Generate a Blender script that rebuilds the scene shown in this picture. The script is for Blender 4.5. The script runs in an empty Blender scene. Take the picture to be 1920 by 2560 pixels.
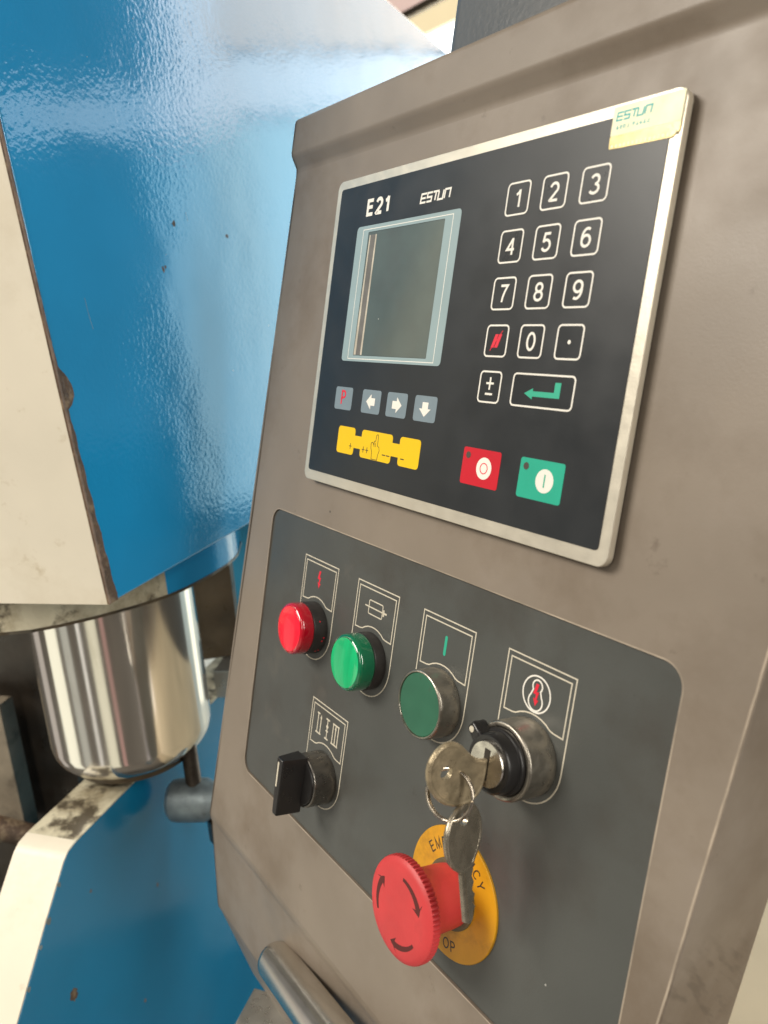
import bpy, bmesh, math, random
from mathutils import Vector, Matrix
from mathutils.geometry import tessellate_polygon
random.seed(7)
R = math.radians
scene = bpy.context.scene
COL = scene.collection

# ------------------------------------------------------------------ camera
cam = bpy.data.cameras.new('Camera')
cam_o = bpy.data.objects.new('Camera', cam); COL.objects.link(cam_o)
cam.sensor_fit = 'VERTICAL'; cam.sensor_height = 36.0; cam.lens = 1982.0 / 2560.0 * 36.0
cam.clip_start = 0.01; cam.clip_end = 60.0
RW = Matrix(((0.56836563, 0.18454539, -0.80181264),
             (0.82007858, -0.20591234, 0.53392063),
             (-0.06657053, -0.96101150, -0.26837522)))
cr = Matrix((RW.col[0], -RW.col[1], -RW.col[2])).transposed()
cam_o.matrix_world = Matrix.Translation((0.412634, -0.261430, -0.056841)) @ cr.to_4x4()
cam.dof.use_dof = True; cam.dof.focus_distance = 0.40; cam.dof.aperture_fstop = 27.87 / 2.6
scene.camera = cam_o

# ------------------------------------------------------------------ world and lamps
world = bpy.data.worlds.new('World'); scene.world = world; world.use_nodes = True
bg = world.node_tree.nodes['Background']
bg.inputs['Color'].default_value = (1.0, 0.95, 0.88, 1); bg.inputs['Strength'].default_value = 0.15

def area(name, loc, target, sx, sy, power, col):
    l = bpy.data.lights.new(name, 'AREA'); l.shape = 'RECTANGLE'; l.size = sx; l.size_y = sy
    l.energy = power; l.color = col
    o = bpy.data.objects.new(name, l); COL.objects.link(o)
    o.location = loc
    o.rotation_euler = (Vector(target) - Vector(loc)).to_track_quat('-Z', 'Y').to_euler()
    return o
# hall lamps in front of the console
area('hall_lamp', (-0.9, -2.4, 1.7), (0, 0, -0.2), 1.6, 0.9, 100, (1.0, 0.93, 0.82))
area('hall_lamp', (1.5, -1.9, 1.5), (0, 0, -0.2), 0.5, 1.9, 24, (1.0, 0.92, 0.80))
area('hall_lamp', (2.6, 0.2, 0.9), (-0.3, 0, -0.3), 0.35, 2.2, 40, (1.0, 0.95, 0.86))
def pane(name, x0, x1, z0, z1, rad, col, y=3.2):      # upright unseen area lamp, shaped for reflections in the blue side, given by its radiance
    w_, h_ = x1 - x0, z1 - z0
    area(name, ((x0 + x1) / 2, y, (z0 + z1) / 2), ((x0 + x1) / 2, 0, (z0 + z1) / 2), w_, h_, rad * math.pi * w_ * h_, col)
pane('reflection_pane', -0.53, -0.23, -1.05, 0.62, 2.4, (0.60, 0.90, 1.0))
pane('reflection_pane', -3.0, -0.53, -1.05, 0.72, 3.0, (0.68, 0.95, 1.0))
pane('reflection_pane', -3.0, -0.53, 0.74, 0.98, 3.4, (0.92, 0.98, 1.0))
pane('reflection_pane', -3.0, -0.53, 1.0, 1.9, 3.0, (1.0, 0.84, 0.66))
pane('reflection_pane', -0.53, -0.30, 0.64, 1.7, 4.0, (0.94, 0.97, 1.0))
pane('reflection_pane', -0.28, 1.3, 0.66, 0.84, 2.3, (0.82, 0.93, 1.0))
# unseen low lamps added only to draw light streaks on the chrome rod
def rod_streak_lamp(az, dist, wd, rad, col):
    x, y = -0.291 + dist * math.cos(R(az)), -0.092 + dist * math.sin(R(az))
    area('rod_streak_lamp', (x, y, -0.72), (-0.291, -0.092, -0.72), wd, 0.72, rad * math.pi * wd * 0.72, col)
rod_streak_lamp(-104, 0.85, 0.30, 1.15, (1.0, 0.97, 0.78))
rod_streak_lamp(-82, 0.85, 0.16, 0.45, (0.95, 0.97, 0.86))
rod_streak_lamp(-135, 0.85, 0.22, 0.45, (1.0, 0.90, 0.82))
rod_streak_lamp(-165, 0.85, 0.20, 0.75, (1.0, 0.85, 0.75))
rod_streak_lamp(-62, 0.85, 0.06, 0.95, (1.0, 0.97, 0.90))
rod_streak_lamp(-45, 0.85, 0.19, 0.80, (1.0, 0.95, 0.72))
rod_streak_lamp(-31, 0.85, 0.07, 0.35, (1.0, 0.50, 0.45))
rod_streak_lamp(4, 0.85, 0.15, 0.55, (1.0, 0.90, 0.90))
rod_streak_lamp(18, 0.85, 0.05, 0.9, (1.0, 0.95, 0.90))
rod_streak_lamp(108, 1.30, 0.30, 1.1, (1.0, 0.90, 0.70))

vs = scene.view_settings
vs.view_transform = 'Standard'; vs.look = 'None'; vs.exposure = 0.0; vs.gamma = 1.0
scene.cycles.use_denoising = True
scene.cycles.max_bounces = 8

# ------------------------------------------------------------------ material helper
MATS = {}
def mat(name, col, rough=0.5, metal=0.0, var=0.08, vscale=25.0, bump=0.0, bscale=400.0, bdetail=2.0, coat=0.0, coat_rough=0.05,
        rvar=0.0, specks=(), stain=None, emit=None, spec=0.5, trans=0.0, stretch=None, bdist=0.001, bmod=None, bump2=None, stain_at=None):
    m = bpy.data.materials.new(name); m.use_nodes = True
    nt = m.node_tree; N = nt.nodes; L = nt.links
    b = N['Principled BSDF']
    tc = N.new('ShaderNodeTexCoord'); out = tc.outputs['Object']
    if stretch:
        mp = N.new('ShaderNodeMapping'); mp.inputs['Scale'].default_value = stretch
        L.new(out, mp.inputs['Vector']); out2 = mp.outputs['Vector']
    else:
        out2 = out
    n1 = N.new('ShaderNodeTexNoise'); n1.inputs['Scale'].default_value = vscale; n1.inputs['Detail'].default_value = 5.0
    L.new(out2, n1.inputs['Vector'])
    mr = N.new('ShaderNodeMapRange'); mr.inputs['From Min'].default_value = 0.3; mr.inputs['From Max'].default_value = 0.7
    mr.inputs['To Min'].default_value = 1 - var; mr.inputs['To Max'].default_value = 1 + var
    L.new(n1.outputs['Fac'], mr.inputs['Value'])
    mx = N.new('ShaderNodeMix'); mx.data_type = 'RGBA'; mx.blend_type = 'MULTIPLY'; mx.inputs['Factor'].default_value = 1.0
    mx.inputs['A'].default_value = (*col, 1); L.new(mr.outputs['Result'], mx.inputs['B'])
    cur = mx.outputs['Result']
    for st_ in ([] if not stain else [stain] if not isinstance(stain, list) else stain):   # (colour, scale, threshold, softness, amount)
        sc, ss, th, so, am = st_
        ns = N.new('ShaderNodeTexNoise'); ns.inputs['Scale'].default_value = ss; ns.inputs['Detail'].default_value = 6.0
        ns.inputs['Roughness'].default_value = 0.65
        L.new(out2, ns.inputs['Vector'])
        ms = N.new('ShaderNodeMapRange'); ms.inputs['From Min'].default_value = th; ms.inputs['From Max'].default_value = th + so
        ms.inputs['To Max'].default_value = am
        L.new(ns.outputs['Fac'], ms.inputs['Value'])
        m2 = N.new('ShaderNodeMix'); m2.data_type = 'RGBA'; L.new(ms.outputs['Result'], m2.inputs['Factor'])
        L.new(cur, m2.inputs['A']); m2.inputs['B'].default_value = (*sc, 1); cur = m2.outputs['Result']
    if stain_at:   # smears confined to one spot: (colour, centre, radius, rotation, amount)
        sc, ce_, ra_, ro_, am = stain_at
        mp = N.new('ShaderNodeMapping'); mp.vector_type = 'TEXTURE'; mp.inputs['Location'].default_value = ce_; mp.inputs['Rotation'].default_value = ro_; mp.inputs['Scale'].default_value = (ra_, ra_, ra_)
        L.new(out, mp.inputs['Vector'])
        gr = N.new('ShaderNodeTexGradient'); gr.gradient_type = 'SPHERICAL'; L.new(mp.outputs['Vector'], gr.inputs['Vector'])
        m4 = N.new('ShaderNodeMapping'); m4.inputs['Scale'].default_value = (3, 2.0, 11.0); L.new(mp.outputs['Vector'], m4.inputs['Vector'])
        ns = N.new('ShaderNodeTexNoise'); ns.inputs['Scale'].default_value = 1.0; ns.inputs['Detail'].default_value = 5.0; L.new(m4.outputs['Vector'], ns.inputs['Vector'])
        m5 = N.new('ShaderNodeMapRange'); m5.inputs['From Min'].default_value = 0.50; m5.inputs['From Max'].default_value = 0.64; L.new(ns.outputs['Fac'], m5.inputs['Value'])
        m6 = N.new('ShaderNodeMapRange'); m6.inputs['From Min'].default_value = 0.05; m6.inputs['From Max'].default_value = 0.5; m6.inputs['To Max'].default_value = am; L.new(gr.outputs['Fac'], m6.inputs['Value'])
        mu = N.new('ShaderNodeMath'); mu.operation = 'MULTIPLY'; L.new(m5.outputs['Result'], mu.inputs[0]); L.new(m6.outputs['Result'], mu.inputs[1])
        m2 = N.new('ShaderNodeMix'); m2.data_type = 'RGBA'; L.new(mu.outputs[0], m2.inputs['Factor'])
        L.new(cur, m2.inputs['A']); m2.inputs['B'].default_value = (*sc, 1); cur = m2.outputs['Result']
    for (sc, ss, rad, keep) in specks:     # sparse paint specks
        v = N.new('ShaderNodeTexVoronoi'); v.inputs['Scale'].default_value = ss; L.new(out, v.inputs['Vector'])
        lt = N.new('ShaderNodeMath'); lt.operation = 'LESS_THAN'; lt.inputs[1].default_value = rad; L.new(v.outputs['Distance'], lt.inputs[0])
        sp = N.new('ShaderNodeSeparateColor'); L.new(v.outputs['Color'], sp.inputs['Color'])
        g = N.new('ShaderNodeMath'); g.operation = 'LESS_THAN'; g.inputs[1].default_value = keep; L.new(sp.outputs['Red'], g.inputs[0])
        mu = N.new('ShaderNodeMath'); mu.operation = 'MULTIPLY'; L.new(lt.outputs[0], mu.inputs[0]); L.new(g.outputs[0], mu.inputs[1])
        m2 = N.new('ShaderNodeMix'); m2.data_type = 'RGBA'; L.new(mu.outputs[0], m2.inputs['Factor'])
        L.new(cur, m2.inputs['A']); m2.inputs['B'].default_value = (*sc, 1); cur = m2.outputs['Result']
    L.new(cur, b.inputs['Base Color'])
    b.inputs['Metallic'].default_value = metal; b.inputs['Roughness'].default_value = rough
    b.inputs['Specular IOR Level'].default_value = spec
    if rvar:
        nr = N.new('ShaderNodeTexNoise'); nr.inputs['Scale'].default_value = vscale * 2.3; nr.inputs['Detail'].default_value = 6.0
        L.new(out2, nr.inputs['Vector'])
        m3 = N.new('ShaderNodeMapRange'); m3.inputs['From Min'].default_value = 0.3; m3.inputs['From Max'].default_value = 0.7
        m3.inputs['To Min'].default_value = max(0.02, rough - rvar); m3.inputs['To Max'].default_value = rough + rvar
        L.new(nr.outputs['Fac'], m3.inputs['Value']); L.new(m3.outputs['Result'], b.inputs['Roughness'])
    if bump:
        nb = N.new('ShaderNodeTexNoise'); nb.inputs['Scale'].default_value = bscale; nb.inputs['Detail'].default_value = bdetail
        L.new(out2, nb.inputs['Vector'])
        bp = N.new('ShaderNodeBump'); bp.inputs['Strength'].default_value = bump; bp.inputs['Distance'].default_value = bdist
        hgt = nb.outputs['Fac']
        if bmod:
            nm = N.new('ShaderNodeTexNoise'); nm.inputs['Scale'].default_value = bmod; nm.inputs['Detail'].default_value = 2.0; L.new(out, nm.inputs['Vector'])
            mm = N.new('ShaderNodeMapRange'); mm.inputs['From Min'].default_value = 0.35; mm.inputs['From Max'].default_value = 0.65; mm.inputs['To Min'].default_value = 0.06; L.new(nm.outputs['Fac'], mm.inputs['Value'])
            mq = N.new('ShaderNodeMath'); mq.operation = 'MULTIPLY'; L.new(hgt, mq.inputs[0]); L.new(mm.outputs['Result'], mq.inputs[1]); hgt = mq.outputs[0]
        if bump2:
            n2 = N.new('ShaderNodeTexNoise'); n2.inputs['Scale'].default_value = bump2[0]; n2.inputs['Detail'].default_value = 1.0; L.new(out, n2.inputs['Vector'])
            ma = N.new('ShaderNodeMath'); ma.operation = 'MULTIPLY_ADD'; L.new(n2.outputs['Fac'], ma.inputs[0]); ma.inputs[1].default_value = bump2[1]; L.new(hgt, ma.inputs[2]); hgt = ma.outputs[0]
        L.new(hgt, bp.inputs['Height']); L.new(bp.outputs['Normal'], b.inputs['Normal'])
        if coat: L.new(bp.outputs['Normal'], b.inputs['Coat Normal'])
    if coat:
        b.inputs['Coat Weight'].default_value = coat; b.inputs['Coat Roughness'].default_value = coat_rough
    if trans:
        b.inputs['Transmission Weight'].default_value = trans
    if emit:
        b.inputs['Emission Color'].default_value = (*emit[:3], 1); b.inputs['Emission Strength'].default_value = emit[3]
    MATS[name] = m
    return m

WHITE = (0.84, 0.81, 0.74)
TA = dict(var=0.10, vscale=14, bump=0.05, bscale=1400, rvar=0.07,
    stain=[((0.140, 0.102, 0.068), 8, 0.48, 0.22, 0.8), ((0.275, 0.232, 0.195), 13, 0.56, 0.16, 0.55), ((0.10, 0.072, 0.05), 55, 0.66, 0.08, 0.5)],
    specks=(((0.50, 0.46, 0.40), 55, 0.03, 0.12), ((0.05, 0.04, 0.03), 48, 0.035, 0.12), ((0.09, 0.06, 0.04), 22, 0.03, 0.15)))
mat('taupe', (0.232, 0.193, 0.154), 0.42, **TA)
mat('taupe_flank', (0.232, 0.193, 0.154), 0.42, stain_at=((0.08, 0.058, 0.042), (0.278, -0.318, -0.028), 0.036, (0.95, 0, 0), 0.6), **TA)
mat('plate_grey', (0.074, 0.078, 0.073), 0.38, var=0.12, vscale=12, bump=0.06, bscale=1200, rvar=0.08,
    stain=[((0.055, 0.050, 0.043), 13, 0.50, 0.20, 0.75), ((0.14, 0.125, 0.105), 20, 0.60, 0.15, 0.45), ((0.03, 0.026, 0.022), 70, 0.68, 0.06, 0.5)], specks=(((0.45, 0.45, 0.42), 75, 0.035, 0.09),))
mat('face_black', (0.022, 0.025, 0.028), 0.33, var=0.10, vscale=20, rvar=0.05, bump=0.03, bscale=1500,
    specks=(((0.5, 0.5, 0.5), 110, 0.045, 0.05), ((0.6, 0.05, 0.05), 70, 0.03, 0.03), ((0.10, 0.3, 0.6), 60, 0.03, 0.02)))
mat('key_black', (0.021, 0.024, 0.027), 0.30, var=0.08, rvar=0.04)
mat('frame_alu', (0.71, 0.66, 0.55), 0.36, metal=0.55, var=0.05, vscale=60, bump=0.05, bscale=900, rvar=0.05,
    specks=(((0.25, 0.2, 0.15), 90, 0.05, 0.06),))
mat('print_white', WHITE, 0.45, var=0.03)
mat('print_cream', (0.62, 0.57, 0.46), 0.5, var=0.10, vscale=300)
mat('print_dim', (0.46, 0.43, 0.36), 0.5, var=0.10, vscale=300)
mat('print_red', (0.74, 0.018, 0.045), 0.45, var=0.05)
mat('print_green', (0.03, 0.42, 0.27), 0.45, var=0.05)
mat('print_dark', (0.03, 0.026, 0.02), 0.5, var=0.03)
mat('print_teal', (0.015, 0.36, 0.36), 0.4, var=0.15, vscale=400)
mat('soft_key', (0.20, 0.26, 0.30), 0.38, var=0.05, vscale=80)
mat('bezel_blue', (0.30, 0.40, 0.42), 0.34, var=0.05, vscale=40)
mat('jog_yellow', (0.86, 0.55, 0.005), 0.36, var=0.04, specks=(((0.2, 0.1, 0.02), 160, 0.05, 0.05),))
mat('stop_red', (0.58, 0.012, 0.028), 0.34, var=0.06, vscale=60)
mat('start_green', (0.025, 0.40, 0.27), 0.34, var=0.06, vscale=60)
mat('led_dark', (0.08, 0.07, 0.06), 0.3)
mat('lcd', (0.105, 0.130, 0.122), 0.14, var=0.25, vscale=14, rvar=0.05, stain=((0.105, 0.098, 0.09), 22, 0.5, 0.25, 0.4), specks=(((0.5, 0.5, 0.45), 130, 0.05, 0.05),))
mat('lcd_edge', (0.52, 0.47, 0.38), 0.4, var=0.2, vscale=90)
mat('lcd_edge_dark', (0.16, 0.15, 0.135), 0.35, var=0.2, vscale=90)
mat('sticker', (0.86, 0.83, 0.55), 0.38, var=0.14, vscale=110)
mat('sticker_foil', (0.62, 0.50, 0.22), 0.28, metal=0.3, var=0.25, vscale=170)
mat('lens_red_face', (0.92, 0.012, 0.040), 0.22, var=0.12, vscale=60, stretch=(6, 0.5, 1), coat=0.6)
mat('lens_red', (0.62, 0.004, 0.022), 0.14, var=0.06, coat=1.0, trans=0.25)
mat('lens_green_face', (0.006, 0.46, 0.17), 0.20, var=0.14, vscale=50, stretch=(5, 0.6, 1), coat=0.6)
mat('lens_green', (0.003, 0.20, 0.085), 0.13, var=0.06, coat=1.0, trans=0.25)
mat('black_plastic', (0.014, 0.013, 0.013), 0.34, var=0.15, rvar=0.08)
mat('black_plastic_dusty', (0.028, 0.025, 0.023), 0.45, var=0.25, vscale=70, rvar=0.1)
mat('collar_olive', (0.11, 0.088, 0.045), 0.5, var=0.4, vscale=80, rvar=0.1)  # dull olive tone with random mottling
mat('steel_worn', (0.36, 0.33, 0.28), 0.34, metal=0.9, var=0.25, vscale=90, rvar=0.12, bump=0.15, bscale=700,
    stain=((0.05, 0.04, 0.03), 160, 0.60, 0.10, 0.8))
mat('steel_dark', (0.20, 0.185, 0.165), 0.30, metal=0.9, var=0.2, vscale=90, rvar=0.08)
mat('steel_bright', (0.62, 0.58, 0.52), 0.22, metal=1.0, var=0.12, vscale=120, rvar=0.08)
mat('push_green', (0.026, 0.128, 0.074), 0.42, var=0.12, vscale=55, rvar=0.05, stain=((0.05, 0.06, 0.04), 60, 0.6, 0.12, 0.6))
mat('key_brass', (0.42, 0.345, 0.225), 0.36, metal=0.55, var=0.3, vscale=150, rvar=0.12, bump=0.2, bscale=900,
    stain=((0.10, 0.075, 0.045), 120, 0.56, 0.15, 0.6))
mat('key_nickel', (0.37, 0.325, 0.255), 0.27, metal=0.75, var=0.22, vscale=120, rvar=0.1, bump=0.12, bscale=800,
    stain=((0.12, 0.09, 0.06), 140, 0.60, 0.12, 0.5))
mat('ring_steel', (0.50, 0.44, 0.36), 0.25, metal=1.0, var=0.2, vscale=200, rvar=0.1)
mat('mushroom_red', (0.62, 0.050, 0.054), 0.46, var=0.10, vscale=45, rvar=0.06, bump=0.06, bscale=900,
    stain=((0.36, 0.030, 0.032), 40, 0.56, 0.2, 0.6))
mat('groove_shade', (0.10, 0.014, 0.012), 0.6)
mat('legend_yellow', (0.66, 0.32, 0.008), 0.45, var=0.10, vscale=50, stain=((0.30, 0.14, 0.01), 42, 0.54, 0.18, 0.75))
mat('blue_gloss', (0.012, 0.300, 0.63), 0.10, var=0.08, vscale=8, bump=0.22, bscale=290, bdetail=1.5, bdist=0.0010, bmod=6, bump2=(18, 1.8), coat=0.5, coat_rough=0.06,
    specks=(((0.07, 0.06, 0.04), 20, 0.05, 0.22), ((0.6, 0.65, 0.65), 45, 0.035, 0.14), ((0.5, 0.55, 0.5), 90, 0.03, 0.08)))
mat('blue_plate', (0.008, 0.200, 0.39), 0.17, var=0.10, vscale=7, bump=0.06, bscale=200, rvar=0.04,
    specks=(((0.10, 0.05, 0.03), 14, 0.07, 0.12),))
mat('blue_rear', (0.03, 0.24, 0.40), 0.40, var=0.05, vscale=6)
mat('cream', (0.79, 0.73, 0.60), 0.42, var=0.05, vscale=12, bump=0.06, bscale=300, rvar=0.05,
    stain=[((0.45, 0.35, 0.20), 40, 0.61, 0.12, 0.55), ((0.58, 0.50, 0.36), 9, 0.50, 0.2, 0.5)], specks=(((0.12, 0.09, 0.05), 60, 0.03, 0.15),))
mat('cream_oily', (0.68, 0.63, 0.47), 0.34, var=0.15, vscale=25, bump=0.1, bscale=200, rvar=0.1,
    stain=[((0.20, 0.15, 0.08), 14, 0.46, 0.15, 0.7), ((0.05, 0.036, 0.02), 26, 0.49, 0.09, 0.92)])
mat('raw_edge', (0.10, 0.058, 0.034), 0.65, var=0.5, vscale=60, bump=0.5, bscale=350, stain=((0.28, 0.20, 0.12), 80, 0.52, 0.1, 0.7))
mat('raw_edge_pale', (0.22, 0.15, 0.11), 0.6, var=0.4, vscale=90, bump=0.4, bscale=500)
mat('chrome', (0.72, 0.70, 0.66), 0.115, metal=1.0, var=0.06, vscale=20, rvar=0.045, bump=0.03, bscale=60, stretch=(1, 1, 0.15), stain=((0.42, 0.36, 0.28), 30, 0.56, 0.2, 0.5))
mat('chrome_tube', (0.74, 0.72, 0.67), 0.24, metal=1.0, var=0.03, vscale=20, rvar=0.03)
mat('oily_dark', (0.028, 0.021, 0.015), 0.36, var=0.5, vscale=18, rvar=0.15, bump=0.2, bscale=120)
mat('oily_brown', (0.085, 0.062, 0.036), 0.36, var=0.4, vscale=24, rvar=0.12, bump=0.2, bscale=150)
mat('steel_plain', (0.40, 0.39, 0.36), 0.35, metal=0.8, var=0.2, vscale=40, rvar=0.1)
mat('clamp_grey', (0.24, 0.29, 0.31), 0.45, metal=0.4, var=0.3, vscale=60, rvar=0.1, stain=((0.04, 0.03, 0.02), 50, 0.55, 0.15, 0.7))
mat('post_grey', (0.24, 0.195, 0.14), 0.5, var=0.25, vscale=30, stain=((0.08, 0.06, 0.04), 25, 0.5, 0.15, 0.8))
mat('thread', (0.12, 0.10, 0.08), 0.4, metal=0.7, var=0.3, vscale=100)
mat('grey_box', (0.105, 0.108, 0.108), 0.30, var=0.1, vscale=14, bump=0.15, bscale=300, specks=(((0.5, 0.5, 0.5), 60, 0.05, 0.08),))
mat('floor', (0.10, 0.088, 0.075), 0.7, var=0.2, vscale=3, bump=0.1, bscale=30)
mat('beige_paint', (0.74, 0.60, 0.40), 0.55, var=0.12, vscale=6)
mat('reflector_pale', (0.62, 0.64, 0.60), 0.6, var=0.12, vscale=5)
mat('roof_beam', (0.50, 0.30, 0.22), 0.7, var=0.2, vscale=4)
mat('roof_sheet', (0.72, 0.62, 0.40), 0.6, var=0.15, vscale=3, emit=(1.0, 0.82, 0.50, 0.75))  # own glow stands in for daylight on the sheet
mat('roof_sheet_pink', (0.70, 0.52, 0.46), 0.6, var=0.15, vscale=3, emit=(1.0, 0.72, 0.62, 0.6))  # glows pink in place of daylight falling on it
mat('window_pane', (0.9, 0.95, 1.0), 0.3, emit=(0.93, 0.98, 1.0, 2.2))

# ------------------------------------------------------------------ geometry helper (all input in millimetres)
class MB:
    def __init__(s): s.v = []; s.f = []
    def add(s, vs_, fs):
        o = len(s.v); s.v += [tuple(p) for p in vs_]; s.f += [tuple(i + o for i in q) for q in fs]; return s
    def prism(s, poly, z0, z1, ch=0.0, steps=1):
        n = len(poly); loops = [[(x, y, z0) for x, y in poly]]
        if ch:
            for k in range(steps + 1):
                a = math.pi / 2 * k / steps if steps > 1 else (0 if k == 0 else math.pi / 2)
                d = ch * (1 - math.cos(a)); z = z1 - ch + ch * math.sin(a)
                loops.append([(x, y, z) for x, y in inset(poly, d)])
        else:
            loops.append([(x, y, z1) for x, y in poly])
        vs_ = [p for l in loops for p in l]; fs = []
        for k in range(len(loops) - 1):
            for i in range(n):
                j = (i + 1) % n; fs.append((k * n + i, k * n + j, (k + 1) * n + j, (k + 1) * n + i))
        fs.append(tuple(range(n - 1, -1, -1)))
        m = (len(loops) - 1) * n; fs.append(tuple(range(m, m + n)))
        return s.add(vs_, fs)
    def holed(s, outer, holes, z0, z1):
        loops = [outer] + holes
        flat = [p for l in loops for p in l]; n = len(flat)
        tris = tessellate_polygon([[Vector((x, y, 0)) for x, y in l] for l in loops])
        vs_ = [(x, y, z1) for x, y in flat] + [(x, y, z0) for x, y in flat]; fs = []
        for t in tris:
            a, b, c = [Vector(flat[i]) for i in t]
            t = t if (b - a).cross(c - a) > 0 else (t[0], t[2], t[1])
            fs.append(tuple(t)); fs.append((t[2] + n, t[1] + n, t[0] + n))
        o = 0
        for k, l in enumerate(loops):
            m = len(l); ar = sum(l[i][0] * l[(i + 1) % m][1] - l[(i + 1) % m][0] * l[i][1] for i in range(m))
            for i in range(m):
                j = (i + 1) % m; a, b = o + i, o + j
                q = (a + n, b + n, b, a)
                if (ar > 0) != (k == 0): q = q[::-1]
                fs.append(q)
            o += m
        return s.add(vs_, fs)
    def lathe(s, prof, n=48, cx=0, cy=0, cap0=True, cap1=True):
        vs_ = []; fs = []; m = len(prof)
        for r, z in prof:
            for i in range(n):
                a = 2 * math.pi * i / n; vs_.append((cx + r * math.cos(a), cy + r * math.sin(a), z))
        for k in range(m - 1):
            for i in range(n):
                j = (i + 1) % n; fs.append((k * n + i, k * n + j, (k + 1) * n + j, (k + 1) * n + i))
        if cap0: fs.append(tuple(range(n - 1, -1, -1)))
        if cap1: fs.append(tuple(range((m - 1) * n, m * n)))
        return s.add(vs_, fs)
    def tube(s, path, r, n=12, closed=False, cap=True):
        P = [Vector(p) for p in path]; m = len(P); vs_ = []; fs = []
        rr = r if isinstance(r, (list, tuple)) else [r] * m
        up = None
        for k in range(m):
            a = P[(k - 1) % m] if (closed or k > 0) else P[k]; b = P[(k + 1) % m] if (closed or k < m - 1) else P[k]
            t = (b - a).normalized()
            if up is None: up = t.orthogonal().normalized()
            up = (up - t * up.dot(t)).normalized(); w = t.cross(up)
            for i in range(n):
                q = 2 * math.pi * i / n; vs_.append(tuple(P[k] + rr[k] * (math.cos(q) * up + math.sin(q) * w)))
        for k in range(m if closed else m - 1):
            for i in range(n):
                j = (i + 1) % n; k2 = (k + 1) % m; fs.append((k * n + i, k * n + j, k2 * n + j, k2 * n + i))
        if cap and not closed:
            fs.append(tuple(range(n - 1, -1, -1))); fs.append(tuple(range((m - 1) * n, m * n)))
        return s.add(vs_, fs)
    def stroke(s, pts, wd, z0, z1, closed=False):
        P = [Vector(p) for p in pts]; m = len(P); Lf = []; Rt = []
        for k in range(m):
            a = P[k - 1] if (k > 0 or closed) else None; b = P[(k + 1) % m] if (k < m - 1 or closed) else None
            d1 = (P[k] - a).normalized() if a is not None else (b - P[k]).normalized()
            d2 = (b - P[k]).normalized() if b is not None else d1
            n1 = Vector((-d1.y, d1.x)); n2 = Vector((-d2.y, d2.x)); nn = (n1 + n2)
            nn = nn.normalized() if nn.length > 1e-6 else n1
            sc = wd / 2 / max(0.35, nn.dot(n1))
            Lf.append(P[k] + nn * sc); Rt.append(P[k] - nn * sc)
        vs_ = [(p.x, p.y, z1) for p in Lf] + [(p.x, p.y, z1) for p in Rt] + [(p.x, p.y, z0) for p in Lf] + [(p.x, p.y, z0) for p in Rt]
        fs = []
        for k in range(m if closed else m - 1):
            j = (k + 1) % m
            fs += [(m + k, m + j, j, k), (2 * m + k, 2 * m + j, 3 * m + j, 3 * m + k), (k, j, 2 * m + j, 2 * m + k), (3 * m + k, 3 * m + j, m + j, m + k)]
        if not closed:
            fs += [(m, 0, 2 * m, 3 * m), (m - 1, 2 * m - 1, 4 * m - 1, 3 * m - 1)]
        return s.add(vs_, fs)
    def box(s, x0, x1, y0, y1, z0, z1): return s.prism([(x0, y0), (x1, y0), (x1, y1), (x0, y1)], z0, z1)
    def text(s, body, x, y, z0, z1, h, bold=0.0, w=None, rot=0.0, shear=0.0):
        cu = bpy.data.curves.new('t', 'FONT'); cu.body = body; cu.size = 1.0; cu.offset = bold; cu.resolution_u = 4; cu.extrude = 0.5
        ob = bpy.data.objects.new('t', cu); COL.objects.link(ob)
        dg = bpy.context.evaluated_depsgraph_get(); me = bpy.data.meshes.new_from_object(ob.evaluated_get(dg))
        xs = [p.co.x for p in me.vertices]; ys = [p.co.y for p in me.vertices]
        x0, x1, y0, y1 = min(xs), max(xs), min(ys), max(ys); k = h / (y1 - y0); kx = k if w is None else w / (x1 - x0)
        c, sn = math.cos(rot), math.sin(rot); vs_ = []
        for p in me.vertices:
            a = (p.co.x - (x0 + x1) / 2) * kx; b = (p.co.y - (y0 + y1) / 2) * k; a += shear * b
            vs_.append((x + a * c - b * sn, y + a * sn + b * c, z1 if p.co.z > 0 else z0))
        fs = [tuple(q.vertices) for q in me.polygons]
        bpy.data.objects.remove(ob); bpy.data.curves.remove(cu); bpy.data.meshes.remove(me)
        return s.add(vs_, fs)
    def glyphs(s, body, x, y, z0, z1, h, wd, gap=0.28, asp=1.0, rot=0.0, shear=0.0):
        H = h - wd; xs = 0.0; items = []
        for ch in body:
            st = GLYPH[ch]; w_ = max(p[0] for l in st for p in l); items.append((xs, st)); xs += w_ * asp + gap
        tot = (xs - gap) * H; c, sn = math.cos(rot), math.sin(rot); k = 0
        for gx, st in items:
            for l in st:
                pts = []
                for a, b in l:
                    px = (gx + a * asp) * H - tot / 2; py = (b - .5) * H; px += shear * py; pts.append((x + px * c - py * sn, y + px * sn + py * c))
                cl = len(pts) > 3 and (Vector(pts[0]) - Vector(pts[-1])).length < 1e-4
                s.stroke(pts[:-1] if cl else pts, wd, z0, z1 + .003 * k, cl); k += 1
        return s
    def xf(s, fn): s.v = [tuple(fn(Vector(p))) for p in s.v]; return s
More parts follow.
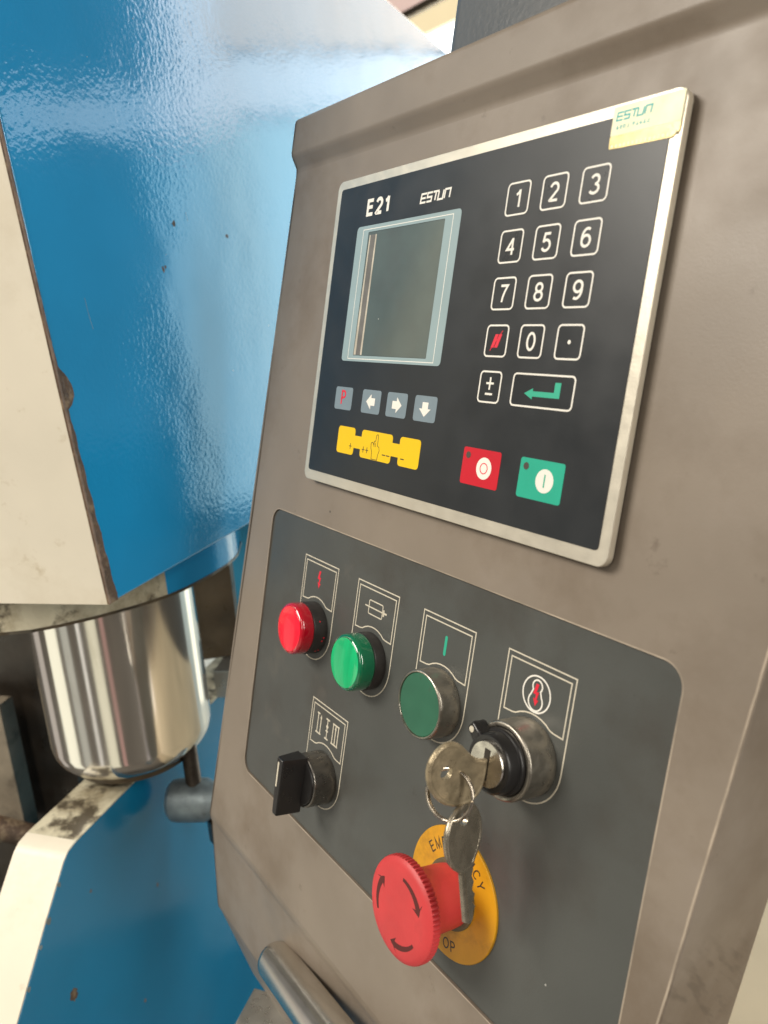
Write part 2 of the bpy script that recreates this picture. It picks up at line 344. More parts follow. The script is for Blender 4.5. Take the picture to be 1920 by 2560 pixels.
    def build(s, name, m, parent=None, smooth=True, angle=35, recalc=True):
        me = bpy.data.meshes.new(name); me.from_pydata([(a / 1000, b / 1000, c / 1000) for a, b, c in s.v], [], s.f); me.update()
        if recalc:
            bm = bmesh.new(); bm.from_mesh(me); bmesh.ops.remove_doubles(bm, verts=bm.verts, dist=1e-7)
            bmesh.ops.recalc_face_normals(bm, faces=bm.faces); bm.to_mesh(me); bm.free()
        if smooth:
            me.polygons.foreach_set('use_smooth', [True] * len(me.polygons)); me.set_sharp_from_angle(angle=R(angle))
        me.materials.append(MATS[m])
        o = bpy.data.objects.new(name, me); COL.objects.link(o)
        if smooth:
            wn = o.modifiers.new('weighted_normal', 'WEIGHTED_NORMAL'); wn.keep_sharp = True; wn.weight = 100; wn.mode = 'FACE_AREA'
        if parent: o.parent = parent
        return o

def inset(poly, d):
    if d == 0: return list(poly)
    n = len(poly); ar = sum(poly[i][0] * poly[(i + 1) % n][1] - poly[(i + 1) % n][0] * poly[i][1] for i in range(n))
    sg = 1 if ar > 0 else -1; out = []
    for i in range(n):
        a, p, b = Vector(poly[i - 1]), Vector(poly[i]), Vector(poly[(i + 1) % n])
        d1 = (p - a).normalized(); d2 = (b - p).normalized()
        n1 = Vector((-d1.y, d1.x)) * sg; n2 = Vector((-d2.y, d2.x)) * sg; nn = (n1 + n2).normalized()
        q = p + nn * d / max(0.4, nn.dot(n1)); out.append((q.x, q.y))
    return out
def rrect(x0, x1, y0, y1, r, n=5):
    out = []
    for cx, cy, a0 in ((x1 - r, y1 - r, 0), (x0 + r, y1 - r, 90), (x0 + r, y0 + r, 180), (x1 - r, y0 + r, 270)):
        for k in range(n + 1):
            a = R(a0 + 90 * k / n); out.append((cx + r * math.cos(a), cy + r * math.sin(a)))
    return out
def circ(cx, cy, r, n=40, a0=0, a1=360, rv=None):
    rv = r if rv is None else rv; full = abs(a1 - a0) >= 360
    return [(cx + r * math.cos(R(a0 + (a1 - a0) * k / (n if full else n - 1))), cy + rv * math.sin(R(a0 + (a1 - a0) * k / (n if full else n - 1)))) for k in range(n)]

def A(cx, cy, rx, ry, a0, a1, n=18): return [(cx + rx * math.cos(R(a0 + (a1 - a0) * k / n)), cy + ry * math.sin(R(a0 + (a1 - a0) * k / n))) for k in range(n + 1)]
GLYPH = {
 '0': [A(.28, .5, .28, .5, 0, 360, 28)], '1': [[(0, .74), (.16, .84), (.27, 1.0)], [(.27, 1.03), (.27, -.03)]],
 '2': [A(.28, .71, .27, .29, 165, -32, 14) + [(.02, .02), (.04, 0), (.58, 0)]],
 '3': [A(.27, .745, .25, .255, 155, -85, 14), A(.27, .255, .29, .255, 85, -155, 14)],
 '4': [[(.44, -.03), (.44, 1.0)], [(.44, .98), (.02, .31), (.60, .31)]],
 '5': [[(.53, 1), (.13, 1), (.06, .50)], A(.27, .315, .29, .315, 138, -155, 16)],
 '6': [A(.28, .31, .28, .31, 0, 360, 24), A(.33, .5, .33, .5, 60, 190, 12)],
 '7': [[(0, 1), (.56, 1), (.50, .90), (.36, .62), (.25, .30), (.20, -.03)]],
 '8': [A(.28, .755, .235, .245, 0, 360, 22), A(.28, .265, .28, .265, 0, 360, 24)],
 '9': [A(.28, .69, .28, .31, 0, 360, 24), A(.23, .5, .33, .5, 240, 370, 12)],
 'E': [[(.56, 1), (0, 1), (0, 0), (.58, 0)], [(0, .52), (.52, .52)]],
 'P': [[(0, -.03), (0, 1), (.30, 1)] + A(.30, .745, .26, .255, 80, -90, 10) + [(0, .49)]],
 'M': [[(0, -.03), (0, 1), (.36, .05), (.72, 1), (.72, -.03)]], 'N': [[(0, -.03), (0, 1), (.58, 0), (.58, 1.03)]],
 'R': [[(0, -.03), (0, 1), (.32, 1)] + A(.32, .76, .25, .24, 80, -90, 10) + [(0, .52)], [(.32, .52), (.60, -.03)]],
 'G': [A(.36, .5, .36, .5, 42, 325, 22) + [(.67, .25), (.67, .46), (.38, .46)]], 'C': [A(.36, .5, .36, .5, 42, 318, 22)],
 'Y': [[(0, 1.03), (.31, .45), (.31, -.03)], [(.62, 1.03), (.31, .45)]],
 'S': [A(.28, .755, .26, .245, 30, 262, 14) + A(.28, .255, .28, .255, 82, -150, 14)],
 'T': [[(0, 1), (.62, 1)], [(.31, 1), (.31, -.03)]], 'O': [A(.38, .5, .38, .5, 0, 360, 28)],
}
TILT = R(14)
def p2w(u, v, w):   # console axes (right, up the sloping face, out of it) to the room, millimetres
    return Vector((u, v * math.sin(TILT) - w * math.cos(TILT), v * math.cos(TILT) + w * math.sin(TILT)))
def tag(o, label, cat, group=None, kind=None):
    if label: o['label'] = label
    if cat: o['category'] = cat
    if group: o['group'] = group
    if kind: o['kind'] = kind
    return o
def empty(name, label, cat, loc=(0, 0, 0), rx=0.0, group=None):
    o = bpy.data.objects.new(name, None); COL.objects.link(o); o.empty_display_size = 0.02
    o.location = Vector(loc) / 1000; o.rotation_euler = (rx, 0, 0)
    return tag(o, label, cat, group)
def on_panel(name, label, cat, u=0, v=0, w=0, group=None):
    return empty(name, label, cat, p2w(u, v, w), math.pi / 2 - TILT, group)

# ================================================================== surroundings
fl = MB().box(-6000, 6000, -6000, 6000, -1150, -1100).build('floor', 'floor'); tag(fl, None, None, kind='structure')
fl2 = MB().box(-2600, -255, 330, 3000, -1100, -1094).build('floor_reflector', 'reflector_pale'); tag(fl2, None, None, kind='structure')  # pale strip added on the floor for its reflection in the lower plate

# ================================================================== press machine behind the console
K = Vector((-144.5, -126.6, -258.9)); BD = Vector((-0.5736, 0.8192, 0)); BN = Vector((0.8192, 0.5736, 0)); CD = Vector((0.7157, 0.6984, 0))
def s_edge(zz): return -9.0 - 0.074 * (zz + 258.9)
def side_pt(p):           # (s, z, outward) on the blue side face
    q = K + BD * p.x + BN * p.z; return (q.x, q.y, p.y)
press = empty('press_cylinder_block', 'tall hydraulic press block with cream front and glossy blue side, left of the console', 'press', (K.x, K.y, K.z))
def mloc(fn): return lambda p: Vector(fn(p)) - K
zs = [-258.9, -200, -130, -60, 5, 79, 160, 240, 306]
poly = [(s_edge(q) + 2.7, q) for q in zs][::-1] + [(1150, -258.9), (1150, 306)]
MB().prism(poly, -260, 0, 2.0, 3).xf(mloc(side_pt)).build('side_plate', 'blue_gloss', press)
def front_pt(p):          # (along the cream front, z, thickness back)
    q = K + BD * (s_edge(p.y) + p.z) + CD * p.x; return (q.x, q.y, p.y)
MB().prism([(-420, -258.9)] + [(0, q) for q in zs] + [(-420, 306)], 0, 2.4, 0).xf(mloc(front_pt)).build('front_plate', 'cream', press)
# bare flame-cut edge between the cream front and the blue side
le, ri = [], []
for i in range(150):
    zz = -258.5 + i * 2.6
    wd = 8.0 * max(0.04, 1 - (zz + 258.5) / 210) ** 1.3 + random.uniform(-0.25, 0.25) + (0.45 * math.sin(i * 0.7) if zz < -90 else 0)
    if -118 < zz < -92: wd += 8.5 * (1 - abs((zz + 105) / 14) ** 2)
    le.append((s_edge(zz) - 0.6, zz)); ri.append((s_edge(zz) + 1.6 + max(0.3, wd), zz))
MB().prism(le + ri[::-1], -1.0, 0.55).xf(mloc(side_pt)).build('bare_edge', 'raw_edge', press)
MB().prism(le + [(s_edge(q) + 1.2 + random.uniform(-.5, .5), q) for _, q in le[::-1]], 0.4, 0.9).xf(mloc(side_pt)).build('cut_edge', 'raw_edge_pale', press)
for pts in (((17.0, -48), (18.2, -58), (20.4, -69)), ((150, 14), (152, 7))):
    MB().stroke(pts, .28, -.1, .06).xf(mloc(side_pt)).build('scratch', 'clamp_grey', press)
for cx, cy, r0 in ((132, 4, 2.6), (110, -30, 2.2), (113, -28, 1.6), (210, -2, 2.6)):
    MB().prism([(cx + r0 * random.uniform(.5, 1.2) * math.cos(q * .6), cy + r0 * random.uniform(.5, 1.2) * math.sin(q * .6)) for q in range(10)], -.1, .08).xf(mloc(side_pt)).build('paint_chip', 'raw_edge', press)
# rounded cylinder flange underneath
fo = [(-320, -262), (-262, -232), (-224.1, -197.8), (-212.5, -177), (-207.5, -157), (-204.6, -131), (-204.4, -105.2), (-205.6, -87), (-208.6, -70.1), (-213.6, -55), (-220.9, -40.5), (-232.5, -20), (-246.7, 0.2), (-258, 12), (-268.8, 21.1), (-300, 39), (-341.4, 53), (-420, 62), (-520, 0), (-520, -200), (-420, -262)]
FZ0, FZ1 = -290.9, -259.4
split = 8
fl_l = fo[:split + 1] + [(-300, -90), (-420, -262)]
fl_r = fo[split:-2] + [(-300, -90)]
MB().prism(fl_l, FZ0, FZ1).xf(lambda p: p - K).build('lower_flange', 'cream_oily', press)
MB().prism(fl_r, FZ0, FZ1).xf(lambda p: p - K).build('lower_flange', 'blue_gloss', press)

rim = MB()
rp_ = inset(fo, -0.5); ri_ = inset(fo, 1.5)
for k in range(2, 18):
    rim.prism([rp_[k], rp_[k + 1], ri_[k + 1], ri_[k]], FZ0 - .4, FZ0 + 2.0)
rim.xf(lambda p: p - K).build('oily_rim', 'oily_brown', press)
rod = empty('piston_rod', 'polished chrome piston rod under the cream and blue press block', 'piston', (-294.0, -95.5, -448.9))
MB().lathe([(58, -9), (63, -8), (67.5, -5.4), (70.8, -1), (72.8, 5), (73.7, 13), (73.8, 157)], 96).build('chrome_shaft', 'chrome', rod, angle=50)
MB().lathe([(58, -16), (60, -8.2)], 64).build('end_cap', 'oily_brown', rod)

# lower side plate with cream edge
T1 = Vector((-191.1, -188.9, -473.9)); LD = Vector((-0.6228, 0.7824, 0)); LN = Vector((0.7824, 0.6228, 0))
low = empty('lower_frame_plate', 'thick blue frame plate with cream painted edges below the piston rod', 'frame', tuple(T1))
def low_pt(p): q = LD * p.x + LN * p.z; return Vector((q.x, q.y, p.y))
lp = [(-360, -420), (-120, -140), (-75.7, -88.5), (-32.3, -39.6), (-1, -6), (6, -1.5), (16, 0), (620, 0), (620, -700), (-360, -700)]
MB().prism(lp, -49, 0, 1.2, 2).xf(low_pt).build('side_face', 'blue_plate', low)
off = inset(lp, -1.2)
MB().prism(lp[:7] + off[:7][::-1], -49.5, -0.8).xf(low_pt).build('cream_edge', 'cream', low)
MB().prism(lp[6:8] + off[6:8][::-1], -49.5, -0.8).xf(low_pt).build('cream_edge', 'cream_oily', low)
def blot(cx, cy, r0, n=14): return [(cx + r0 * random.uniform(.55, 1.15) * math.cos(2 * math.pi * q / n), cy + 1.25 * r0 * random.uniform(.55, 1.15) * math.sin(2 * math.pi * q / n)) for q in range(n)]
MB().prism(blot(-20, -120, 5.0), -.2, .12).xf(low_pt).build('rust_spot', 'raw_edge', low)
for cx, cy, r0 in ((105, -118, 2.0), (20, -52, 1.3), (60, -210, 1.8)):
    MB().prism(blot(cx, cy, r0), -.2, .10).xf(low_pt).build('rust_spot', 'raw_edge_pale', low)
for t_ in (.2, .45, .62, .85):                  # chipped paint along the cream corner
    a, b = Vector((-75.7, -88.5)), Vector((-1, -6)); q = a + (b - a) * t_
    MB().prism(blot(q.x + .5, q.y - .5, random.uniform(1.6, 2.8), 10), -2.5, .2).xf(low_pt).build('paint_chip', 'clamp_grey', low)
pad = empty('pressure_pad', 'black oily pad squeezed between piston rod and frame plate', 'pad', (-291.2, -92.1, -474))
MB().lathe([(40, 1.2), (44, 3), (44, 8.6)], 40).build('disc', 'oily_dark', pad)

# things behind the rod
ob = tag(MB().xf(lambda p: p).prism([(-412, 2), (-392, -12), (-366, 50), (-386, 62)], -440, -291.5).build('oily_guide_bar', 'oily_brown'), 'brown oily guide bar standing behind the chrome piston rod', 'bar')
sb = MB(); sb.prism([(-420, 70), (-350, 10), (-310, 55), (-380, 118)], -472.5, -441, 2, 2)
tag(sb.build('steel_block', 'steel_plain'), 'bare steel block on the frame plate behind the piston rod', 'block')
rp = MB(); rp.prism([(-575, 60), (-480, 225), (-490, 231), (-585, 66)], -473, -270)
tag(rp.build('rear_cover_panel', 'blue_rear'), 'light blue rear panel seen between press block and console', 'panel')
bk = MB(); bk.prism([(-610, -270), (-470, -125), (-560, -40), (-700, -190)], -760, -300, 4, 2)
tag(bk.build('black_guard_box', 'oily_dark'), 'black oily guard box to the left of the piston rod', 'guard')
bk = MB(); bk.prism([(-512, -222), (-478, -188), (-492, -172), (-526, -206)], -640, -462, 2, 2)
tag(bk.build('grey_machine_post', 'post_grey'), 'blurred grey machine post at the left edge beside the black box', 'post')

pp = MB().tube([(-520, -320, -585), (-470, -215, -600), (-440, -150, -640)], 13, 20)
tag(pp.build('rusty_pipe', 'raw_edge'), 'rusty brown pipe at the left edge above the cream frame edge', 'pipe')
# adjusting screw with clamp
scw = empty('stop_screw', 'threaded stop screw in a grey clamp below the piston rod, next to the console', 'screw', (-238, -63, -455))
pr = []
zz = -34.0
while zz < 24: pr += [(6.4, zz), (7.4, zz + 0.75)]; zz += 1.5
MB().lathe(pr, 20).build('threaded_rod', 'thread', scw, smooth=False)
ax = Vector((0.62, 0.78, 0))
def lay(p): q = ax * p.z + Vector((0.78, -0.62, 0)) * p.x; return Vector((q.x, q.y, p.y)) + Vector((0, 0, -52))
MB().lathe([(15, -26), (19, -22), (20, -16), (20, 10), (15, 18), (13, 50)], 40).xf(lay).build('clamp', 'clamp_grey', scw)
MB().lathe([(9, -98), (10.5, -95), (10.5, -72)], 6, 12, 14).build('lock_nut', 'oily_dark', scw)

# ================================================================== console housing
con = on_panel('control_console', 'taupe painted sheet metal control console filling the right of the picture', 'console')
def uL(v):
    t = [(60, -70), (13, -71.3), (-80, -74), (-194, -77), (-314, -84), (-420, -92.5), (-640, -97)]
    for (a, ua), (b, ub) in zip(t, t[1:]):
        if v <= a and v >= b: return ua + (ub - ua) * (a - v) / (a - b)
    return t[0][1] if v > 60 else t[-1][1]
def uR(v): return 288.8 + (v + 181) * 0.085
def strip(prof, ins=0.0):
    mb = MB(); n = len(prof); vv = []; fs = []
    for v, w in prof: vv += [(uL(v) + ins, v, w), (uR(v) - ins, v, w)]
    for i in range(n - 1): fs.append((2 * i, 2 * i + 1, 2 * i + 3, 2 * i + 2))
    return mb.add(vv, fs)
GX0, GX1, GY0, GY1 = -48.6, 262.6, -376, -193.4
vsmp = [21.5 - i * 45.25 for i in range(11)]     # 21.5 .. -431
outer = [(uL(v), v) for v in vsmp] + [(uR(v), v) for v in vsmp[::-1]]
mb = MB().holed(outer, [rrect(GX0, GX1, GY0, GY1, 9, 8)], -8.6, -6)
mb.build('front_panel', 'taupe', con, angle=60)
# folded top rail: rounded bends
def arc(v, w, r, a0, a1, n=6): return [(v + r * math.cos(R(a0 + (a1 - a0) * k / n)), w + r * math.sin(R(a0 + (a1 - a0) * k / n))) for k in range(n + 1)]
rail = [(21.5, -6.0), (23.2, -5.8), (25.0, -5.0), (29.0, -2.2), (30.8, -1.1), (32.6, -0.6), (50.5, -0.6), (52.0, -0.9), (53.3, -1.7), (54.3, -3.0), (54.6, -4.6), (54.6, -56)]
strip(rail).build('top_rail', 'taupe', con, angle=70, recalc=False)
low_p = [(-431, -6.0), (-434, -6.3), (-437, -7.2), (-440, -8.6), (-511, -22.0), (-515, -23.3), (-518, -25.5), (-586, -62)]
strip(low_p).build('lower_apron', 'taupe', con, angle=70, recalc=False)
prof = rail[::-1] + low_p
side = [(v, w) for v, w in rail if w > -57][::-1] + low_p
def side_panel(fn, ins):
    pl = [(w, v) for v, w in side]
    m_ = MB().prism(pl, 0, 2); m_.xf(lambda p: Vector((fn(p.y) + ins * (1 if p.z < 1 else 0), p.y, p.x))); return m_
side_panel(uL, 2).build('side_panel', 'taupe', con)
# the right flank with its rounded front fold
fl_ = MB(); vv = []; fs = []
vals = [54.6 - i * 40.5 for i in range(16)]
for v in vals:
    wf = -0.6 if v > 32 else -6.0
    if v < -431: wf = -6.0 - (abs(v) - 431) * 0.18
    if v < -515: wf = -23 - (abs(v) - 515) * 0.55
    for du, dw in ((0, 0), (.5, -0.12), (.9, -0.45), (1.1, -0.9), (1.25, -6), (1.6, -20), (2.2, -56)):
        vv.append((uR(v) + du, v, min(wf + dw, -0.7) if dw > -50 else -56 if v > -515 else min(-56, wf - 3)))
for i in range(len(vals) - 1):
    for k in range(6): fs.append((i * 7 + k, i * 7 + k + 1, (i + 1) * 7 + k + 1, (i + 1) * 7 + k))
fl_.add(vv, fs).build('side_panel', 'taupe_flank', con, angle=45)
MB().add([(uL(54), 54.6, -56), (uR(54), 54.6, -56), (uR(-586), -586, -62), (uL(-586), -586, -62)], [(0, 1, 2, 3)]).build('back_panel', 'taupe', con)
# grey button plate with printed legends
mat('taupe_highlight', (0.36, 0.30, 0.235), 0.45, var=0.35, vscale=60)
MB().stroke(rrect(GX0 - .35, GX1 + .35, GY0 - .35, GY1 + .35, 9.3, 8), .55, -6.02, -5.97, True).build('cutout_highlight', 'taupe_highlight', con)  # lip highlight painted round the cutout as a lighter tan line
MB().stroke([(uR(v) + .1 + random.uniform(-.12, .12), v) for v in range(-120, -432, -6)], .8, -6.3, -5.96).build('fold_highlight', 'taupe_highlight', con)  # highlight along the fold, painted as a thin lighter line
bp = MB().prism(rrect(GX0 + .5, GX1 - .5, GY0 + .5, GY1 - .5, 8.6, 8), -9.5, -7.0).build('button_plate', 'plate_grey', con)
ZL0, ZL1 = -7.0, -6.9
def legend(cu, cv, m_='print_cream'):
    w2 = 19.3; top = cv + 40.6; lf = MB()
    path = [(cu - w2, cv), (cu - w2, top), (cu + w2, top), (cu + w2, cv)] + circ(cu, cv, w2, 22, 0, -180)[1:-1]
    lf.stroke(path, 0.62, ZL0, ZL1, True)
    i2 = w2 - 2.2; wb = cv + 14.6
    pin = [(cu - i2, wb), (cu - i2, top - 2.5), (cu + i2, top - 2.5), (cu + i2, wb), (cu + 12, wb + 0.2)]
    pin += [(cu + a, cv + b) for a, b in ((10, 15.2), (7.6, 16.6), (4.6, 17.7), (1.6, 18.2), (-1.6, 18.2), (-4.6, 17.7), (-7.6, 16.6), (-10, 15.2))] + [(cu - 12, wb + 0.2)]
    lf.stroke(pin, 0.62, ZL0, ZL1, True)
    lf.build('legend_frame', m_, bp)
BV = -255.0
BU = (18.0, 78.0, 137.8, 198.2)
for u in BU: legend(u - .3, BV)
legend(46.8, -336.0)
def bolt(mb, cu, cv, s, z0=ZL0, z1=ZL1):
    mb.prism([(cu + a * s, cv + b * s) for a, b in [(-.5, 5), (1.2, 5), (.3, 1.3), (1.7, 1.6), (.9, -2.2), (2.0, -2.0), (.5, -5), (-1.2, -1.6), (-.1, -1.9), (.1, .1), (-1.6, .3)]][::-1], z0, z1)
mb = MB(); bolt(mb, 17.0, -225.8, 1.05); mb.build('legend_symbol', 'print_red', bp)
mb = MB(); mb.stroke(rrect(71.2, 84.0, -230.3, -222.8, .8, 3), .62, ZL0, ZL1, True); mb.stroke([(67.6, -226.6), (83.8, -226.6)], .7, ZL0 + .02, ZL1 + .02)
mb.stroke([(84.6, -226.6), (88, -226.6)], 1.0, ZL0, ZL1); mb.stroke([(85.2, -224.8), (85.2, -228.4)], 1.1, ZL0 + .02, ZL1 + .02); mb.build('legend_symbol', 'print_cream', bp)
mb = MB(); mb.prism(rrect(136.4, 138.2, -232, -222.2, .85, 4), ZL0, ZL1); mb.build('legend_symbol', 'print_green', bp)
mb = MB(); mb.stroke(circ(197.7, -228, 7.7, 36), .7, ZL0, ZL1, True)
kh = circ(197.7, -231.2, 3.9, 20, 140, 400) + circ(197.7, -224.6, 2.7, 14, -40, 220)
mb.stroke(kh, .7, ZL0, ZL1, True); mb.build('legend_symbol', 'print_white', bp)
mb = MB(); bolt(mb, 197.4, -228.3, .95, ZL0 + .03, ZL1 + .03); mb.build('legend_symbol', 'print_red', bp)
mb = MB()
for x, kind in ((37.0, 0), (46.3, 1), (55.2, 2)):
    t_, b_ = -302.3, -314
    if kind == 0:
        mb.stroke([(x - 2.6, t_), (x + .2, t_)], .9, ZL0, ZL1); mb.stroke([(x - 1.4, t_), (x - 1.4, b_)], .8, ZL0 + .02, ZL1 + .02); mb.stroke([(x + 1.9, t_ - 1), (x + 1.9, b_)], .8, ZL0 + .02, ZL1 + .02); mb.stroke([(x - 2.8, b_), (x + 3.0, b_)], .9, ZL0 + .04, ZL1 + .04)
        mb.prism([(x + .9, t_ - 2.4), (x + 1.9, t_), (x + 2.9, t_ - 2.4)][::-1], ZL0 + .05, ZL1 + .05)
    elif kind == 1:
        mb.stroke([(x - 2, t_), (x + 2, t_)], .9, ZL0, ZL1); mb.stroke([(x, t_), (x, b_)], .8, ZL0 + .02, ZL1 + .02); mb.stroke([(x - 2, b_), (x + 2, b_)], .9, ZL0, ZL1); mb.prism([(x - 1.4, -306.6), (x, -308.2), (x + 1.4, -306.6), (x, -305)][::-1], ZL0 + .05, ZL1 + .05); mb.stroke([(x - 1.3, -309.3), (x + 1.3, -309.3)], .8, ZL0 + .04, ZL1 + .04)
    else:
        mb.stroke([(x - 3.4, t_), (x + 3.6, t_)], .9, ZL0, ZL1)
        for dx in (-2.7, .1, 2.9): mb.stroke([(x + dx, t_), (x + dx, b_)], .8, ZL0 + .02, ZL1 + .02)
        mb.stroke([(x - 3.6, b_), (x + 3.7, b_)], .9, ZL0 + .04, ZL1 + .04)
        mb.prism([(x - .9, t_ - 2.6), (x + .1, t_ - .2), (x + 1.1, t_ - 2.6)][::-1], ZL0 + .05, ZL1 + .05)
mb.build('legend_symbol', 'print_cream', bp)

# ================================================================== numeric control unit
UW, UH = 221.5, 161.3
cu_ = on_panel('control_unit', 'black numeric control unit with keypad and small screen in a silver frame', 'control unit')
MB().prism(rrect(-4.9, 226.4, -167.3, 5.0, 5.0, 8), -3.6, -0.35, 0.4, 2).build('frame', 'frame_alu', cu_, angle=50)
MB().prism(rrect(-2.4, 223.6, -164.6, 2.4, 4.0, 6), -6, -3.55).build('shadow_gap', 'black_plastic_dusty', cu_)  # black inset block standing in for the shadow gap under the frame
MB().prism(rrect(0, UW, -UH, 0, 1.8, 4), -0.4, 0).build('face_plate', 'face_black', cu_)
FZ, F1 = -0.02, 0.10
bz = MB().holed(rrect(22.3, 111.7, -96.2, -23.0, 2.2, 4), [rrect(33.8, 100.0, -93.0, -26.5, .4, 2)], FZ, 0.12).build('screen_bezel', 'bezel_blue', cu_)
MB().stroke([(28.7, -25.0), (106, -25.0), (106, -94.8), (28.7, -94.8)], .38, 0.1, 0.16, True).build('border_line', 'print_white', bz)
MB().prism(rrect(34, 99.8, -92.8, -26.7, .3, 2), FZ, 0.03).build('screen_glass', 'lcd', bz)
MB().prism([(34.1, -92.6), (36.2, -92.6), (36.2, -28.2), (35.2, -28.2)], 0.02, 0.06).build('screen_side_strip', 'lcd_edge', bz)
MB().prism([(36.4, -92.6), (40.5, -92.6), (40.5, -28.2), (36.4, -28.2)], 0.02, 0.05).build('screen_side_strip', 'lcd_edge_dark', bz)
MB().prism([(40.6, -92.6), (42.2, -92.6), (42.2, -28.2), (40.9, -28.2)], 0.02, 0.06).build('screen_side_strip', 'lcd_edge', bz)

def estun(mb, x0, x1, y0, y1, wd, z0, z1):
    W_ = (x1 - x0); H = y1 - y0; sh = 0.10 * H
    def P(*pts): return [(x0 + a * W_ + (b) * sh, y0 + wd / 2 + b * (H - wd)) for a, b in pts]
    L_ = [[(.19, 0), (.015, 0), (.015, 1), (.19, 1)], [(.02, .5), (.17, .5)],
          [(.225, 0), (.375, 0), (.375, .5), (.225, .5), (.225, 1), (.385, 1)],
          [(.41, 1), (.60, 1)], [(.505, 1), (.505, 0)],
          [(.60, .96), (.60, 0), (.755, 0), (.755, 1)],
          [(.81, 0), (.81, 1), (.975, 1), (.975, 0)]]
    for i, l in enumerate(L_): mb.stroke(P(*l), wd, z0 + .004 * i, z1 + .004 * i)
mb = MB(); mb.glyphs('E21', 39.6, -13.3, FZ, F1, 9.2, 1.9, gap=.46, asp=1.2); mb.build('title_lettering', 'print_white', cu_)
mb = MB(); estun(mb, 77.6, 101.2, -17.2, -12.1, .95, FZ, F1); mb.build('title_lettering', 'print_white', cu_)

cols = (148.6, 169.6, 190.7); rows = (-23.5, -43.5, -63.5, -83.8, -103.9)
def keypad(u, v, w2=7.0, leg=None, m_='print_white', draw=None):
    k = MB().prism(rrect(u - w2, u + w2, v - 7, v + 7, 2.0, 4), FZ, 0.10).build('key', 'key_black', cu_)
    MB().stroke(rrect(u - w2 + .3, u + w2 - .3, v - 6.7, v + 6.7, 1.8, 4), .74, 0.08, 0.2, True).build('key_outline', 'print_white', k)
    mb = MB()
    if leg: mb.glyphs(leg, u, v, 0.08, 0.18, 7.9, 1.08, asp=1.10)
    if draw: draw(mb, u, v)
    mb.build('key_legend', m_, k)
for i, d in enumerate('123456789'): keypad(cols[i % 3], rows[i // 3], leg=d)
def dslash(mb, u, v):
    for dx in (-1.15, 1.15): mb.prism([(u + dx - 2.0, v - 2.9), (u + dx - .1, v - 2.9), (u + dx + 2.0, v + 2.9), (u + dx + .1, v + 2.9)], .08, .18)
    mb.stroke([(u - 3.4, v - 4.2), (u + 3.2, v + 4.4)], .35, .08, .2)
keypad(cols[0], rows[3], m_='print_red', draw=dslash)
keypad(cols[1], rows[3], leg='0')
keypad(cols[2], rows[3], draw=lambda mb, u, v: mb.prism(circ(u, v, .85, 16), .08, .18))
def pm(mb, u, v):
    mb.stroke([(u - 2.4, v + 1.6), (u + 2.4, v + 1.6)], .9, .08, .18); mb.stroke([(u, v - 1.2), (u, v + 4.3)], .9, .08, .19); mb.stroke([(u - 2.3, v - 3.1), (u + 2.3, v - 3.1)], .9, .08, .18)
keypad(cols[0], rows[4], draw=pm)
def enter(mb, u, v):
    mb.prism([(170.4, v - 1.3), (175.2, v + 1.0), (175.2, v - .2), (187.0, v - .2), (187.0, v + 3.9), (190.2, v + 3.9), (190.2, v - 2.4), (175.2, v - 2.4), (175.2, v - 3.6)][::-1], .08, .18)
keypad(180.1, rows[4], w2=17.5, m_='print_green', draw=enter)
def soft(u, draw, m_='print_white'):
    k = MB().prism(rrect(u - 8.8, u + 8.8, -123.4, -110.8, 1.5, 4), FZ, 0.12).build('soft_key', 'soft_key', cu_)
    mb = MB(); draw(mb, u, -117.1); mb.build('key_legend', m_, k)
def arrow(ang):
    def d(mb, u, v):
        c, s = math.cos(R(ang)), math.sin(R(ang))
        mb.prism([(u + 1.15 * (a * c - b * s), v + (a * s + b * c)) for a, b in [(3.9, 0), (0, -4.0), (0, -2.0), (-3.2, -2.0), (-3.2, 2.0), (0, 2.0), (0, 4.0)]], .1, .2)
    return d
soft(29.8, lambda mb, u, v: mb.glyphs('P', u - .2, v + .5, .1, .2, 8.2, 1.15, asp=.9), 'print_red')
soft(57.5, arrow(180)); soft(81.0, arrow(0)); soft(104.9, arrow(-90))
# yellow jog key strip
jk = MB().prism(rrect(29, 46.3, -147.4, -132.4, 2, 4), FZ, .12).prism(rrect(53, 81.9, -147.4, -132.4, 2, 4), FZ, .12).prism(rrect(88.3, 105.7, -147.2, -132.4, 2, 4), FZ, .12)
jk.box(46, 53.4, -143.2, -136.4, FZ, .11).box(81.5, 88.6, -143.2, -136.4, FZ, .11)
jk = jk.build('jog_key', 'jog_yellow', cu_)
mb = MB(); zz0, zz1 = .1, .19
hand = [(64.6, -147), (64.4, -143.5), (63.2, -141), (63.0, -138.6), (64.5, -138.0), (65.6, -139.4), (65.8, -137.4), (67.0, -137.2), (67.2, -134.2), (68.2, -133.6), (69.0, -134.3), (69.0, -139.6), (70.6, -140.2), (71.2, -142.0), (70.2, -144.4), (70.0, -147)]
mb.stroke(hand, .32, zz0, zz1, True); mb.stroke([(65.8, -138.6), (65.9, -140.4)], .28, zz0, zz1); mb.stroke([(67.1, -138), (67.1, -140.4)], .28, zz0, zz1)
for x in (43.0, 56.0, 59.6):
    y = -143.0 if x > 50 else -142.6
    mb.stroke([(x - 1.3, y), (x + 1.3, y)], .42, zz0, zz1); mb.stroke([(x, y - 1.6), (x, y + 1.6)], .42, zz0, zz1 + .01)
for x in (75.6, 79.4, 92.0): mb.stroke([(x - 1.5, -143.6), (x + 1.5, -143.6)], .55, zz0, zz1)
mb.build('key_legend', 'print_dark', jk)
